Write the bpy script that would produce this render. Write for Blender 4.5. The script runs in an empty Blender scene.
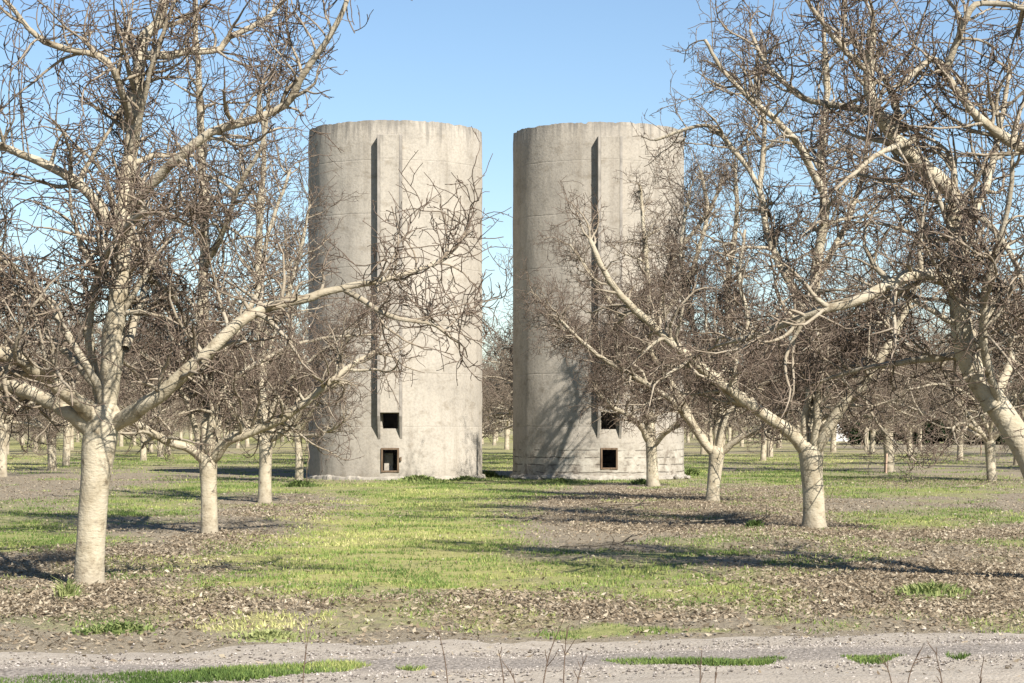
import bpy, math, random
import numpy as np
from mathutils import Vector

SC = bpy.context.scene
COL = SC.collection
RNG = np.random.default_rng(11)
R = math.radians

# ------------------------------------------------------------------ camera model
F = 2040.0; CX = 512.0; HY = 425.0; EYE = 1.57
def gd(y):                      # ground distance seen at picture row y
    return EYE * F / (y - HY)
def wp(px, py, Y):              # world point at distance Y
    return np.array([(px - CX) * Y / F, Y, EYE - (py - HY) * Y / F])

SUN_AZ, SUN_EL = R(32), R(39)

# ------------------------------------------------------------------ helpers
def link(o, parent=None):
    COL.objects.link(o)
    if parent is not None: o.parent = parent
    return o

def tag(o, label=None, cat=None, group=None, kind=None):
    if label: o['label'] = label
    if cat: o['category'] = cat
    if group: o['group'] = group
    if kind: o['kind'] = kind
    return o

def empty(name, loc, rz=0.0):
    o = bpy.data.objects.new(name, None)
    o.empty_display_size = 0.3
    o.location = loc; o.rotation_euler = (0, 0, rz)
    COL.objects.link(o)
    return o

def mesh_np(name, verts, faces, attrs=None, smooth=True):
    """verts (N,3), faces (M,k) one k for all"""
    me = bpy.data.meshes.new(name)
    verts = np.asarray(verts, np.float32); faces = np.asarray(faces, np.int32)
    k = faces.shape[1]; m = len(faces)
    me.vertices.add(len(verts)); me.vertices.foreach_set('co', verts.ravel())
    me.loops.add(m * k); me.loops.foreach_set('vertex_index', faces.ravel())
    me.polygons.add(m)
    me.polygons.foreach_set('loop_start', np.arange(0, m * k, k, dtype=np.int32))
    me.polygons.foreach_set('loop_total', np.full(m, k, np.int32))
    me.polygons.foreach_set('use_smooth', np.full(m, smooth))
    for an, av in (attrs or {}).items():
        a = me.attributes.new(an, 'FLOAT', 'POINT')
        a.data.foreach_set('value', np.asarray(av, np.float32))
    me.update(calc_edges=True)
    return me

def obj_np(name, verts, faces, mat, parent=None, attrs=None, smooth=True):
    me = mesh_np(name, verts, faces, attrs, smooth)
    me.materials.append(mat)
    return link(bpy.data.objects.new(name, me), parent)

class MB:                       # quads collector
    def __init__(s): s.v = []; s.f = []
    def add(s, vs, fs):
        b = len(s.v); s.v += [tuple(p) for p in vs]; s.f += [tuple(i + b for i in q) for q in fs]
    def hexa(s, p):             # 8 points: bottom 4 ccw, top 4 ccw
        s.add(p, [(3, 2, 1, 0), (4, 5, 6, 7), (0, 1, 5, 4), (1, 2, 6, 5), (2, 3, 7, 6), (3, 0, 4, 7)])
    def box(s, x0, x1, y0, y1, z0, z1):
        s.hexa([(x0, y0, z0), (x1, y0, z0), (x1, y1, z0), (x0, y1, z0), (x0, y0, z1), (x1, y0, z1), (x1, y1, z1), (x0, y1, z1)])
    def build(s, name, mat, parent=None, smooth=False, bevel=0.0):
        o = obj_np(name, s.v, s.f, mat, parent, smooth=smooth)
        if bevel:
            m = o.modifiers.new('bevel', 'BEVEL'); m.width = bevel; m.segments = 2; m.limit_method = 'ANGLE'
        return o

# value noise --------------------------------------------------------
_T = np.random.default_rng(5).random((256, 256)).astype(np.float32)
def vn(x, y):
    xi = np.floor(x).astype(int); yi = np.floor(y).astype(int)
    fx = x - xi; fy = y - yi
    fx = fx * fx * (3 - 2 * fx); fy = fy * fy * (3 - 2 * fy)
    a = _T[xi & 255, yi & 255]; b = _T[(xi + 1) & 255, yi & 255]
    c = _T[xi & 255, (yi + 1) & 255]; d = _T[(xi + 1) & 255, (yi + 1) & 255]
    return (a * (1 - fx) + b * fx) * (1 - fy) + (c * (1 - fx) + d * fx) * fy
def fbm(x, y, o=4):
    s = 0; a = .5; t = 0
    for i in range(o):
        s = s + a * vn(x * 2 ** i + 17.3 * i, y * 2 ** i + 9.1 * i); t += a; a *= .5
    return s / t

# ------------------------------------------------------------------ materials
def new_mat(name):
    m = bpy.data.materials.new(name); m.use_nodes = True
    nt = m.node_tree; b = nt.nodes['Principled BSDF']
    b.inputs['Roughness'].default_value = .9
    b.inputs['Specular IOR Level'].default_value = .2
    return m, nt, b
def node(nt, t, **kw):
    n = nt.nodes.new(t)
    for k, v in kw.items(): setattr(n, k, v)
    return n
def noise(nt, vec, scale, detail=4, rough=.55):
    n = node(nt, 'ShaderNodeTexNoise'); n.inputs['Scale'].default_value = scale
    n.inputs['Detail'].default_value = detail; n.inputs['Roughness'].default_value = rough
    if vec is not None: nt.links.new(vec, n.inputs['Vector'])
    return n.outputs['Fac']
def ramp(nt, fac, stops, interp='LINEAR'):
    n = node(nt, 'ShaderNodeValToRGB'); n.color_ramp.interpolation = interp
    els = n.color_ramp.elements
    while len(els) < len(stops): els.new(.5)
    for e, (p, c) in zip(els, stops):
        e.position = p; e.color = (*c, 1) if len(c) == 3 else c
    nt.links.new(fac, n.inputs['Fac'])
    return n.outputs['Color']
def g(v): return (v, v, v)
def mix(nt, fac, a, b, mode='MIX'):
    n = node(nt, 'ShaderNodeMix'); n.data_type = 'RGBA'; n.blend_type = mode
    for s, v in ((0, fac), (6, a), (7, b)):
        if isinstance(v, (int, float)): n.inputs[s].default_value = v
        elif isinstance(v, tuple): n.inputs[s].default_value = (*v, 1)
        else: nt.links.new(v, n.inputs[s])
    return n.outputs[2]
def math_n(nt, op, a, b=0.0, clamp=False):
    n = node(nt, 'ShaderNodeMath', operation=op); n.use_clamp = clamp
    for i, v in enumerate((a, b)):
        if isinstance(v, (int, float)): n.inputs[i].default_value = v
        else: nt.links.new(v, n.inputs[i])
    return n.outputs[0]
def objvec(nt, scale=(1, 1, 1), kind='Object'):
    tc = node(nt, 'ShaderNodeTexCoord'); mp = node(nt, 'ShaderNodeMapping')
    mp.inputs['Scale'].default_value = scale
    nt.links.new(tc.outputs[kind], mp.inputs['Vector'])
    return mp.outputs['Vector']
def geovec(nt, scale=(1, 1, 1)):
    tc = node(nt, 'ShaderNodeNewGeometry'); mp = node(nt, 'ShaderNodeMapping')
    mp.inputs['Scale'].default_value = scale
    nt.links.new(tc.outputs['Position'], mp.inputs['Vector'])
    return mp.outputs['Vector']
def bump(nt, b, h, strength=.5, dist=.02):
    n = node(nt, 'ShaderNodeBump'); n.inputs['Strength'].default_value = strength; n.inputs['Distance'].default_value = dist
    nt.links.new(h, n.inputs['Height']); nt.links.new(n.outputs['Normal'], b.inputs['Normal'])
def noise_col(nt, vec, scale):
    n = node(nt, 'ShaderNodeTexNoise'); n.inputs['Scale'].default_value = scale; n.inputs['Detail'].default_value = 4
    nt.links.new(vec, n.inputs['Vector'])
    return n
def node_out(n): return n.outputs['Color']
def attr(nt, name):
    n = node(nt, 'ShaderNodeAttribute'); n.attribute_name = name
    return n.outputs['Fac']

def mat_bark():
    m, nt, b = new_mat('walnut_bark')
    r = attr(nt, 'rad'); v = objvec(nt)
    n1 = noise(nt, v, 7, 5, .65)
    vs = objvec(nt, (6, 6, 22)); n2 = noise(nt, vs, 2.2, 3)
    # thickness 0..0.12 m -> colour
    rr = math_n(nt, 'MULTIPLY', r, 10.0)
    rr = math_n(nt, 'ADD', rr, math_n(nt, 'MULTIPLY', math_n(nt, 'SUBTRACT', n1, .5), math_n(nt, 'MULTIPLY', rr, .8)))
    base = ramp(nt, rr, [(0.0, (.12, .085, .067)), (.04, (.15, .112, .088)), (.095, (.31, .26, .20)), (.26, (.39, .345, .265)), (.7, (.47, .415, .31)), (1, (.48, .425, .32))])
    stain = ramp(nt, n1, [(.32, (.42, .37, .31)), (.44, (.90, .88, .84)), (.60, g(1.0))])
    col = mix(nt, .9, base, stain, 'MULTIPLY')
    n5 = noise(nt, objvec(nt), 1.6, 4, .6)
    col = mix(nt, .6, col, ramp(nt, n5, [(.34, (.56, .53, .48)), (.52, g(1))]), 'MULTIPLY')
    lent = ramp(nt, n2, [(.27, (.45, .40, .34)), (.36, g(1))])
    vo = node(nt, 'ShaderNodeTexVoronoi'); vo.inputs['Scale'].default_value = 4.5; nt.links.new(objvec(nt, (1, 1, .8)), vo.inputs['Vector'])
    kn = ramp(nt, math_n(nt, 'ADD', vo.outputs['Distance'], math_n(nt, 'MULTIPLY', n1, .16)), [(.15, g(1)), (.21, g(0))])
    col = mix(nt, math_n(nt, 'MULTIPLY', kn, .75), col, (.13, .10, .075))
    thick = ramp(nt, rr, [(.25, g(0)), (.5, g(1))])
    col = mix(nt, math_n(nt, 'MULTIPLY', thick, .8), col, mix(nt, 1.0, col, lent, 'MULTIPLY'))
    sz = node(nt, 'ShaderNodeSeparateXYZ'); nt.links.new(v, sz.inputs[0])
    soil = ramp(nt, math_n(nt, 'ADD', sz.outputs['Z'], math_n(nt, 'MULTIPLY', n1, .35)), [(.22, g(1)), (.48, g(0))])
    col = mix(nt, math_n(nt, 'MULTIPLY', soil, .62), col, (.21, .175, .13))
    nt.links.new(col, b.inputs['Base Color'])
    h = math_n(nt, 'ADD', math_n(nt, 'MULTIPLY', n2, .7), noise(nt, v, 30, 3))
    bump(nt, b, h, .7, .014)
    return m

def mat_concrete(name, base, courses=False, warm=1.0):
    m, nt, b = new_mat(name)
    v = objvec(nt)
    big = noise(nt, v, .55, 4)
    wv = mix(nt, .12, objvec(nt, (2.1, 2.1, .16)), node_out(noise_col(nt, objvec(nt), 1.5)))
    streak = noise(nt, wv, 1.3, 6, .68)
    fine = noise(nt, v, 14, 5, .7)
    mid = noise(nt, objvec(nt, (1.2, 1.2, 2.0)), 1.7, 5, .65)
    c0 = tuple(x * .80 for x in base); c1 = base; c2 = tuple(min(.72, x * 1.10) for x in base)
    col = ramp(nt, big, [(.3, c0), (.5, c1), (.72, c2)])
    col = mix(nt, .55, col, ramp(nt, streak, [(.30, (.62, .59, .55)), (.5, g(.98)), (.75, (1.05, 1.03, 1.0))]), 'MULTIPLY')
    col = mix(nt, .75, col, ramp(nt, mid, [(.28, (.62, .58, .52)), (.46, g(1)), (.8, (1.06, 1.05, 1.03))]), 'MULTIPLY')
    col = mix(nt, .55, col, ramp(nt, fine, [(.3, g(.60)), (.55, g(1.0)), (.8, g(1.08))]), 'MULTIPLY')
    sx = node(nt, 'ShaderNodeSeparateXYZ'); nt.links.new(objvec(nt), sx.inputs[0]); z = sx.outputs['Z']
    # weathered rim with drips below it
    drip = noise(nt, objvec(nt, (5, 5, .28)), 1.5, 4, .6)
    top = math_n(nt, 'SUBTRACT', z, 9.75)
    top = math_n(nt, 'ADD', top, math_n(nt, 'MULTIPLY', math_n(nt, 'SUBTRACT', drip, .52), 3.0))
    rim = ramp(nt, math_n(nt, 'MULTIPLY', top, 1.4, True), [(0, g(0)), (.9, g(1))])
    col = mix(nt, math_n(nt, 'MULTIPLY', rim, .75), col, (.20, .185, .165))
    # pour lifts: thin lines every 1.22 m
    zz = math_n(nt, 'ADD', z, math_n(nt, 'MULTIPLY', math_n(nt, 'SUBTRACT', noise(nt, v, 1.3, 3), .5), .06))
    fr = math_n(nt, 'FRACT', math_n(nt, 'DIVIDE', zz, 1.52))
    ln = ramp(nt, fr, [(0, g(1)), (.018, g(0)), (.985, g(0)), (1, g(1))])
    col = mix(nt, math_n(nt, 'MULTIPLY', math_n(nt, 'MULTIPLY', ln, mid), .32), col, (.24, .22, .19))
    hgt = math_n(nt, 'SUBTRACT', fine, math_n(nt, 'MULTIPLY', ln, .5))
    # low dirt splash
    low = ramp(nt, math_n(nt, 'ADD', math_n(nt, 'MULTIPLY', z, 1.5), math_n(nt, 'MULTIPLY', mid, .4)), [(.15, g(1)), (.7, g(0))])
    col = mix(nt, math_n(nt, 'MULTIPLY', low, .35), col, (.30, .26, .20))
    if courses:
        z2 = math_n(nt, 'ADD', z, math_n(nt, 'MULTIPLY', math_n(nt, 'SUBTRACT', noise(nt, v, 2.2, 3), .5), .09))
        f2 = math_n(nt, 'FRACT', math_n(nt, 'DIVIDE', z2, .21))
        l2 = ramp(nt, f2, [(0, g(1)), (.13, g(0)), (.90, g(0)), (1, g(1))])
        zone = ramp(nt, math_n(nt, 'MULTIPLY', z, .5), [(.38, g(1)), (.56, g(0))])
        brk = ramp(nt, noise(nt, objvec(nt, (1, 1, 1.5)), 2.6, 2), [(.45, g(0)), (.52, g(1))])
        l3 = math_n(nt, 'MULTIPLY', math_n(nt, 'MULTIPLY', l2, zone), brk)
        pl = ramp(nt, noise(nt, v, 3.2, 5, .7), [(.38, (.19, .155, .12)), (.47, (.38, .34, .28)), (.60, (.56, .52, .44))])
        col = mix(nt, math_n(nt, 'MULTIPLY', zone, .7), col, pl)
        col = mix(nt, math_n(nt, 'MULTIPLY', l3, .9), col, (.07, .058, .047))
        hgt = math_n(nt, 'SUBTRACT', hgt, l3)
    nt.links.new(col, b.inputs['Base Color'])
    b.inputs['Diffuse Roughness'].default_value = .25
    bump(nt, b, hgt, .7, .015)
    return m

def mat_plain(name, col, var=.3, scale=8, rough=.9, bmp=.3):
    m, nt, b = new_mat(name); v = objvec(nt)
    n = noise(nt, v, scale, 5, .65)
    c = ramp(nt, n, [(.25, tuple(x * (1 - var) for x in col)), (.5, col), (.78, tuple(x * (1 + var) for x in col))])
    nt.links.new(c, b.inputs['Base Color']); b.inputs['Roughness'].default_value = rough
    bump(nt, b, n, bmp, .01)
    return m

def mat_wood():
    m, nt, b = new_mat('weathered_wood')
    n = noise(nt, objvec(nt, (14, 14, 1.5)), 2.0, 5)
    c = ramp(nt, n, [(.25, (.10, .065, .04)), (.5, (.19, .13, .085)), (.8, (.27, .20, .14))])
    nt.links.new(c, b.inputs['Base Color']); bump(nt, b, n, .5, .006)
    return m

def mat_leafy(name, stops, trans=True, rough=.75):
    m, nt, b = new_mat(name)
    t = attr(nt, 'tint')
    c = ramp(nt, t, stops)
    nt.links.new(c, b.inputs['Base Color']); b.inputs['Roughness'].default_value = rough
    if trans:
        tr = node(nt, 'ShaderNodeBsdfTranslucent'); nt.links.new(c, tr.inputs['Color'])
        mx = node(nt, 'ShaderNodeMixShader'); mx.inputs[0].default_value = .3
        nt.links.new(b.outputs[0], mx.inputs[1]); nt.links.new(tr.outputs[0], mx.inputs[2])
        nt.links.new(mx.outputs[0], nt.nodes['Material Output'].inputs['Surface'])
    return m

def mat_ground():
    m, nt, b = new_mat('orchard_floor')
    v = geovec(nt)
    n1 = noise(nt, v, .9, 6, .65); n2 = noise(nt, v, 9, 6, .7); n3 = noise(nt, v, 40, 4, .7)
    dirt = ramp(nt, n2, [(.25, (.15, .122, .085)), (.48, (.25, .21, .15)), (.75, (.35, .305, .23))])
    dirt = mix(nt, .5, dirt, ramp(nt, n3, [(.3, g(.6)), (.5, g(1)), (.75, g(1.2))]), 'MULTIPLY')
    lit = ramp(nt, n3, [(.28, (.09, .068, .045)), (.45, (.22, .175, .12)), (.6, (.32, .265, .19)), (.78, (.42, .36, .27))])
    col = mix(nt, attr(nt, 'litter'), dirt, lit)
    gy = attr(nt, 'yellow')
    green = ramp(nt, n2, [(.25, (.08, .105, .025)), (.5, (.18, .225, .05)), (.75, (.28, .29, .09))])
    yel = ramp(nt, n2, [(.25, (.23, .21, .07)), (.5, (.40, .38, .12)), (.75, (.52, .45, .20))])
    gcol = mix(nt, gy, green, yel)
    gm = math_n(nt, 'ADD', attr(nt, 'grassm'), math_n(nt, 'MULTIPLY', math_n(nt, 'SUBTRACT', n2, .5), .9))
    gm = ramp(nt, gm, [(.38, g(0)), (.95, g(.75))])
    col = mix(nt, gm, col, gcol)
    nt.links.new(col, b.inputs['Base Color'])
    bump(nt, b, math_n(nt, 'ADD', n2, n3), .7, .035)
    return m

def mat_road():
    m, nt, b = new_mat('gravel_road')
    v = geovec(nt)
    n2 = noise(nt, v, 5, 6, .7); n3 = noise(nt, v, 45, 4, .75)
    vo = node(nt, 'ShaderNodeTexVoronoi'); vo.inputs['Scale'].default_value = 38; nt.links.new(v, vo.inputs['Vector'])
    tan = ramp(nt, n2, [(.25, (.33, .28, .225)), (.5, (.45, .395, .325)), (.8, (.54, .485, .41))])
    grey = ramp(nt, vo.outputs['Distance'], [(0, (.48, .43, .38)), (.35, (.38, .335, .29)), (.8, (.18, .155, .13))])
    fac = math_n(nt, 'ADD', attr(nt, 'gravel'), math_n(nt, 'MULTIPLY', math_n(nt, 'SUBTRACT', n2, .5), .8))
    col = mix(nt, ramp(nt, fac, [(.35, g(0)), (.65, g(1))]), tan, grey)
    col = mix(nt, .5, col, ramp(nt, n3, [(.3, g(.62)), (.5, g(1)), (.75, g(1.18))]), 'MULTIPLY')
    nt.links.new(col, b.inputs['Base Color'])
    bump(nt, b, math_n(nt, 'SUBTRACT', n3, vo.outputs['Distance']), .6, .012)
    return m

M = {}
M['bark'] = mat_bark()
M['conc_l'] = mat_concrete('silo_concrete', (.51, .464, .395))
M['conc_r'] = mat_concrete('silo_concrete_worn', (.455, .412, .35), courses=True)
M['chute_shade'] = mat_plain('shaded_chute_concrete', (.22, .20, .175), .4, 3)  # shade painted into the chute side walls: darker concrete deepens the shadow stripe
M['wood'] = mat_wood()
M['rock'] = mat_plain('rubble_stone', (.42, .38, .32), .35, 6)
M['grass'] = mat_leafy('grass_blade', [(0, (.06, .10, .025)), (.35, (.15, .215, .055)), (.65, (.33, .35, .115)), (1, (.60, .54, .27))])
M['leaf'] = mat_leafy('dead_leaf', [(0, (.10, .072, .045)), (.35, (.25, .193, .13)), (.72, (.42, .35, .25)), (1, (.60, .53, .41))], rough=.8)
M['pebble'] = mat_leafy('gravel_stone', [(0, (.14, .12, .105)), (.6, (.33, .29, .255)), (1, (.52, .47, .42))], trans=False)
M['weed'] = mat_leafy('weed_leaf', [(0, (.08, .125, .035)), (.5, (.21, .27, .085)), (1, (.40, .42, .18))])
M['drystem'] = mat_plain('dry_stem', (.15, .105, .075), .35, 20)
M['white'] = mat_plain('white_paint', (.78, .77, .74), .06, 3)
M['tin'] = mat_plain('roof_metal', (.62, .62, .60), .1, 3)
M['dark_leaf'] = mat_leafy('evergreen_leaf', [(0, (.010, .022, .010)), (.6, (.022, .042, .016)), (1, (.045, .07, .022))])
M['ground'] = mat_ground(); M['road'] = mat_road()
M['stake'] = mat_plain('stake_wood', (.42, .30, .22), .2, 10)

def scale_albedo(m, k):
    nt = m.node_tree; b = nt.nodes['Principled BSDF']
    src = b.inputs['Base Color'].links[0].from_socket
    tg = [l.to_socket for l in src.links if l.to_node.type.startswith('BSDF')]
    c = mix(nt, 1.0, src, (k, k, k), 'MULTIPLY')
    for t in tg: nt.links.new(c, t)
for k_, v_ in dict(bark=.78, conc_l=.66, conc_r=.68, wood=.6, rock=.62, grass=1.02, leaf=.86, pebble=.68, weed=.8, drystem=.7, white=.85, tin=.85, ground=.82, road=.64, stake=.8).items():
    scale_albedo(M[k_], v_)

# ------------------------------------------------------------------ ground
def gz(X, Y):
    near = np.clip((80 - Y) / 60, .25, 1)
    return (fbm(X * .35 + 40, Y * .35 + 40, 3) - .5) * .10 * near + (fbm(X * 1.7 + 9, Y * 1.7 + 3, 2) - .5) * .05 * near

def road_edge(X):
    Xc = np.clip(X, -7, 5.5)
    return 14.85 + .22 * Xc - .018 * Xc ** 2 + (X - Xc) * np.where(X > 0, .03, .45)

# patches in picture pixels on the ground: x, y, rx, ry, strength, yellow
PATCH = [
    (400, 552, 125, 48, 1.15, .85), (420, 500, 75, 30, 1.0, .55), (360, 487, 190, 9, .9, .4), (300, 560, 90, 28, .85, .7),
    (330, 582, 130, 18, .9, .75), (470, 585, 95, 17, .95, .65), (40, 535, 75, 13, .95, .3), (140, 505, 75, 14, .95, .35),
    (215, 488, 70, 9, .85, .35), (20, 515, 60, 12, .8, .3), (200, 460, 190, 8, .8, .45), (60, 446, 160, 6, .9, .5),
    (190, 592, 65, 13, .8, .55), (125, 632, 30, 7, .9, .1), (62, 600, 16, 9, .9, .15), (260, 628, 65, 11, .75, .75),
    (230, 575, 60, 14, .75, .5), (620, 578, 120, 15, .95, .35), (700, 600, 95, 15, .95, .55), (560, 600, 70, 8, .6, .5),
    (640, 553, 110, 9, .9, .25), (760, 580, 60, 10, .75, .45), (720, 545, 60, 8, .75, .2), (730, 532, 60, 5, .5, .2),
    (930, 518, 115, 10, .95, .4), (1010, 547, 40, 8, .85, .3), (800, 478, 110, 8, .9, .25), (900, 492, 120, 8, .9, .3),
    (690, 470, 30, 9, .8, .4), (930, 594, 40, 10, .8, .2), (1005, 612, 25, 8, .5, .3), (960, 480, 80, 6, .6, .5),
    (590, 634, 130, 3.5, .95, .25), (420, 632, 40, 3, .8, .3), (715, 636, 25, 3, .8, .25), (300, 640, 60, 3, .5, .3),
    (510, 492, 45, 12, .95, .35), (520, 560, 60, 20, .65, .6), (480, 520, 40, 14, .6, .4), (870, 456, 160, 5, .55, .8),
    (560, 480, 150, 5, .9, .2), (845, 545, 70, 6, .5, .3), (500, 455, 60, 14, .8, .45), (290, 440, 400, 5, .9, .5), (700, 436, 500, 4, .7, .6),
    (950, 440, 120, 4, .9, .4),
]
LITTER = [
    (560, 610, 190, 16, 1.2), (880, 590, 170, 28, 1.1), (120, 605, 190, 26, 1.0), (900, 535, 190, 14, 1.0), (690, 515, 160, 15, 1.0),
    (640, 500, 130, 9, 1.0), (230, 540, 70, 14, .9), (90, 560, 140, 18, .9), (280, 510, 55, 10, .9), (760, 495, 90, 10, 1.0), (900, 480, 110, 6, .8),
    (820, 530, 60, 9, 1.1), (380, 612, 90, 12, .9), (1000, 570, 80, 20, 1.0), (820, 603, 60, 9, .3),
]
def to_px(X, Y):
    return CX + F * X / Y, HY + F * EYE / Y
def gauss_sum(px, py, tab, k):
    s = np.zeros_like(px); w = np.zeros_like(px) + 1e-6; yl = np.zeros_like(px)
    for t in tab:
        d = ((px - t[0]) / t[2]) ** 2 + ((py - t[1]) / t[3]) ** 2
        e = np.exp(-np.clip(d, 0, 30) ** 1.5 * .7) * t[4]
        s = np.maximum(s, e) + .15 * np.minimum(s, e)
        if k: w += e; yl += e * t[5]
    return s, yl / w
def masks(X, Y):
    px, py = to_px(X, Y)
    px = px + (fbm(X * .8, Y * .5, 4) - .5) * 90 * np.clip(20 / Y, .2, 1.2)
    py = py + (fbm(X * .8 + 50, Y * .5 + 20, 4) - .5) * 34 * np.clip(20 / Y, .1, 1.3)
    gr, yl = gauss_sum(px, py, PATCH, True)
    lt, _ = gauss_sum(px, py, LITTER, False)
    n = fbm(X * 1.1 + 3, Y * 1.1 + 8, 5)
    off = (np.abs(X / Y) > .27)
    strips = np.clip(.5 + .9 * np.cos((X + .05 * Y) * 2 * math.pi / 9.1 - .1), 0, 1)
    far = np.clip((Y - 60) / 40, 0, 1)
    gr = np.where(off, .8 * strips, gr)
    gr = np.clip(gr * (.45 + 1.1 * n) , 0, 1.2)
    gr = np.maximum(gr, np.clip((fbm(X * .9 + 60, Y * .55 + 33, 5) - .50) * 5, 0, .62))
    dry = np.clip((Y - 52) / 30, 0, 1) * (.18 + .8 * fbm(X * .25, Y * .12, 3)) * np.where(X > .17 * Y, .62, 1)
    yl = np.clip(yl * (.5 + n), 0, 1)
    yl = np.where(dry > gr, .8, yl); gr = np.maximum(gr, dry)
    lt = np.clip(np.where(off, .7 * (1 - strips), lt) * (.5 + n), 0, 1)
    lt = np.maximum(lt, .25)
    return gr, yl, lt

def build_ground():
    xs = np.concatenate([-np.geomspace(1500, 13, 40), np.arange(-12.9, 12.9, .11), np.geomspace(13, 1500, 40)])
    ys = np.concatenate([[-60, -20, 0, 5, 8], np.arange(10, 36, .11), np.geomspace(36.2, 220, 170), np.geomspace(240, 3000, 14)])
    X, Y = np.meshgrid(xs, ys)
    Z = gz(X, Y)
    gr, yl, lt = masks(X, np.maximum(Y, 6))
    rd = np.clip(1 - (Y - road_edge(X)) / .35, 0, 1) * (Y > 5)
    nx, ny = len(xs), len(ys)
    V = np.stack([X, Y, Z], -1).reshape(-1, 3)
    i = np.arange(nx * ny).reshape(ny, nx)
    Fq = np.stack([i[:-1, :-1], i[:-1, 1:], i[1:, 1:], i[1:, :-1]], -1).reshape(-1, 4)
    o = obj_np('ground', V, Fq, M['ground'], None, dict(grassm=(gr * (1 - rd)).ravel(), yellow=yl.ravel(), litter=lt.ravel()))
    tag(o, 'orchard floor of bare dirt, leaf litter and winter grass', 'ground', kind='structure')
    # farm track
    xs = np.arange(-14, 14.01, .05); us = np.linspace(0, 1, 36)
    X, U = np.meshgrid(xs, us)
    far_e = road_edge(xs) + (fbm(xs * 1.3, xs * 0 + 3, 4) - .5) * .5 + (fbm(xs * 7, xs * 0 + 31, 3) - .5) * .30
    near_e = road_edge(xs) - 3.5 + (fbm(xs * 1.1, xs * 0 + 13, 4) - .5) * .5
    Y = near_e + (far_e - near_e) * U
    v = Y - road_edge(X)
    crown = -.018 * np.exp(-((v + .55) / .4) ** 2) - .018 * np.exp(-((v + 2.2) / .45) ** 2)
    Z = gz(X, Y) + .005 + (.016 + crown) * np.clip(np.minimum(U, 1 - U) * 4, 0, 1)
    grav = np.exp(-((v + 1.35) / .42) ** 2) + .35 * np.exp(-((v + .05) / .18) ** 2) + .4 * np.exp(-((v + 3.1) / .3) ** 2)
    ny, nx = X.shape; i = np.arange(nx * ny).reshape(ny, nx)
    Fq = np.stack([i[:-1, :-1], i[:-1, 1:], i[1:, 1:], i[1:, :-1]], -1).reshape(-1, 4)
    o = obj_np('gravel_road', np.stack([X, Y, Z], -1).reshape(-1, 3), Fq, M['road'], None, dict(gravel=grav.ravel()))
    tag(o, 'pale farm track of gravel and packed dirt crossing in front of the orchard', 'road', kind='structure')
build_ground()

def road_green(X, Y):
    """grass tongues down the middle of the track"""
    px, py = to_px(X, Y)
    s = 0
    n = (fbm(X * 2.2, Y * 2.2 + 7, 3) - .5)
    for x0, x1, y0, y1, w in ((-40, 372, 685, 666, 4.2), (600, 790, 662.5, 660.5, 3.0), (838, 905, 658.5, 658, 2.8), (945, 972, 658, 658, 2.2), (395, 430, 667, 666, 2)):
        t = np.clip((px - x0) / (x1 - x0), 0, 1)
        yc = y0 + (y1 - y0) * t + 4 * np.sin(t * 3)
        wid = w * np.clip(np.minimum(px - x0, x1 - px) / 25, 0, 1)
        s = np.maximum(s, np.where((px > x0) & (px < x1), np.clip(2.2 * (1.1 - np.abs(py - yc + n * 6) / np.maximum(wid, .1)), 0, 1), 0))
    return s

def scatter_view(n, y0, y1, power=1.0):
    """random ground points in a wedge wider than the view, roughly even per square metre*power"""
    u = RNG.random(n)
    e = 2 - power
    Y = (y0 ** e + u * (y1 ** e - y0 ** e)) ** (1 / e)
    X = (RNG.random(n) * 2 - 1) * (Y * .285 + 1.2)
    return X, Y

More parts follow.
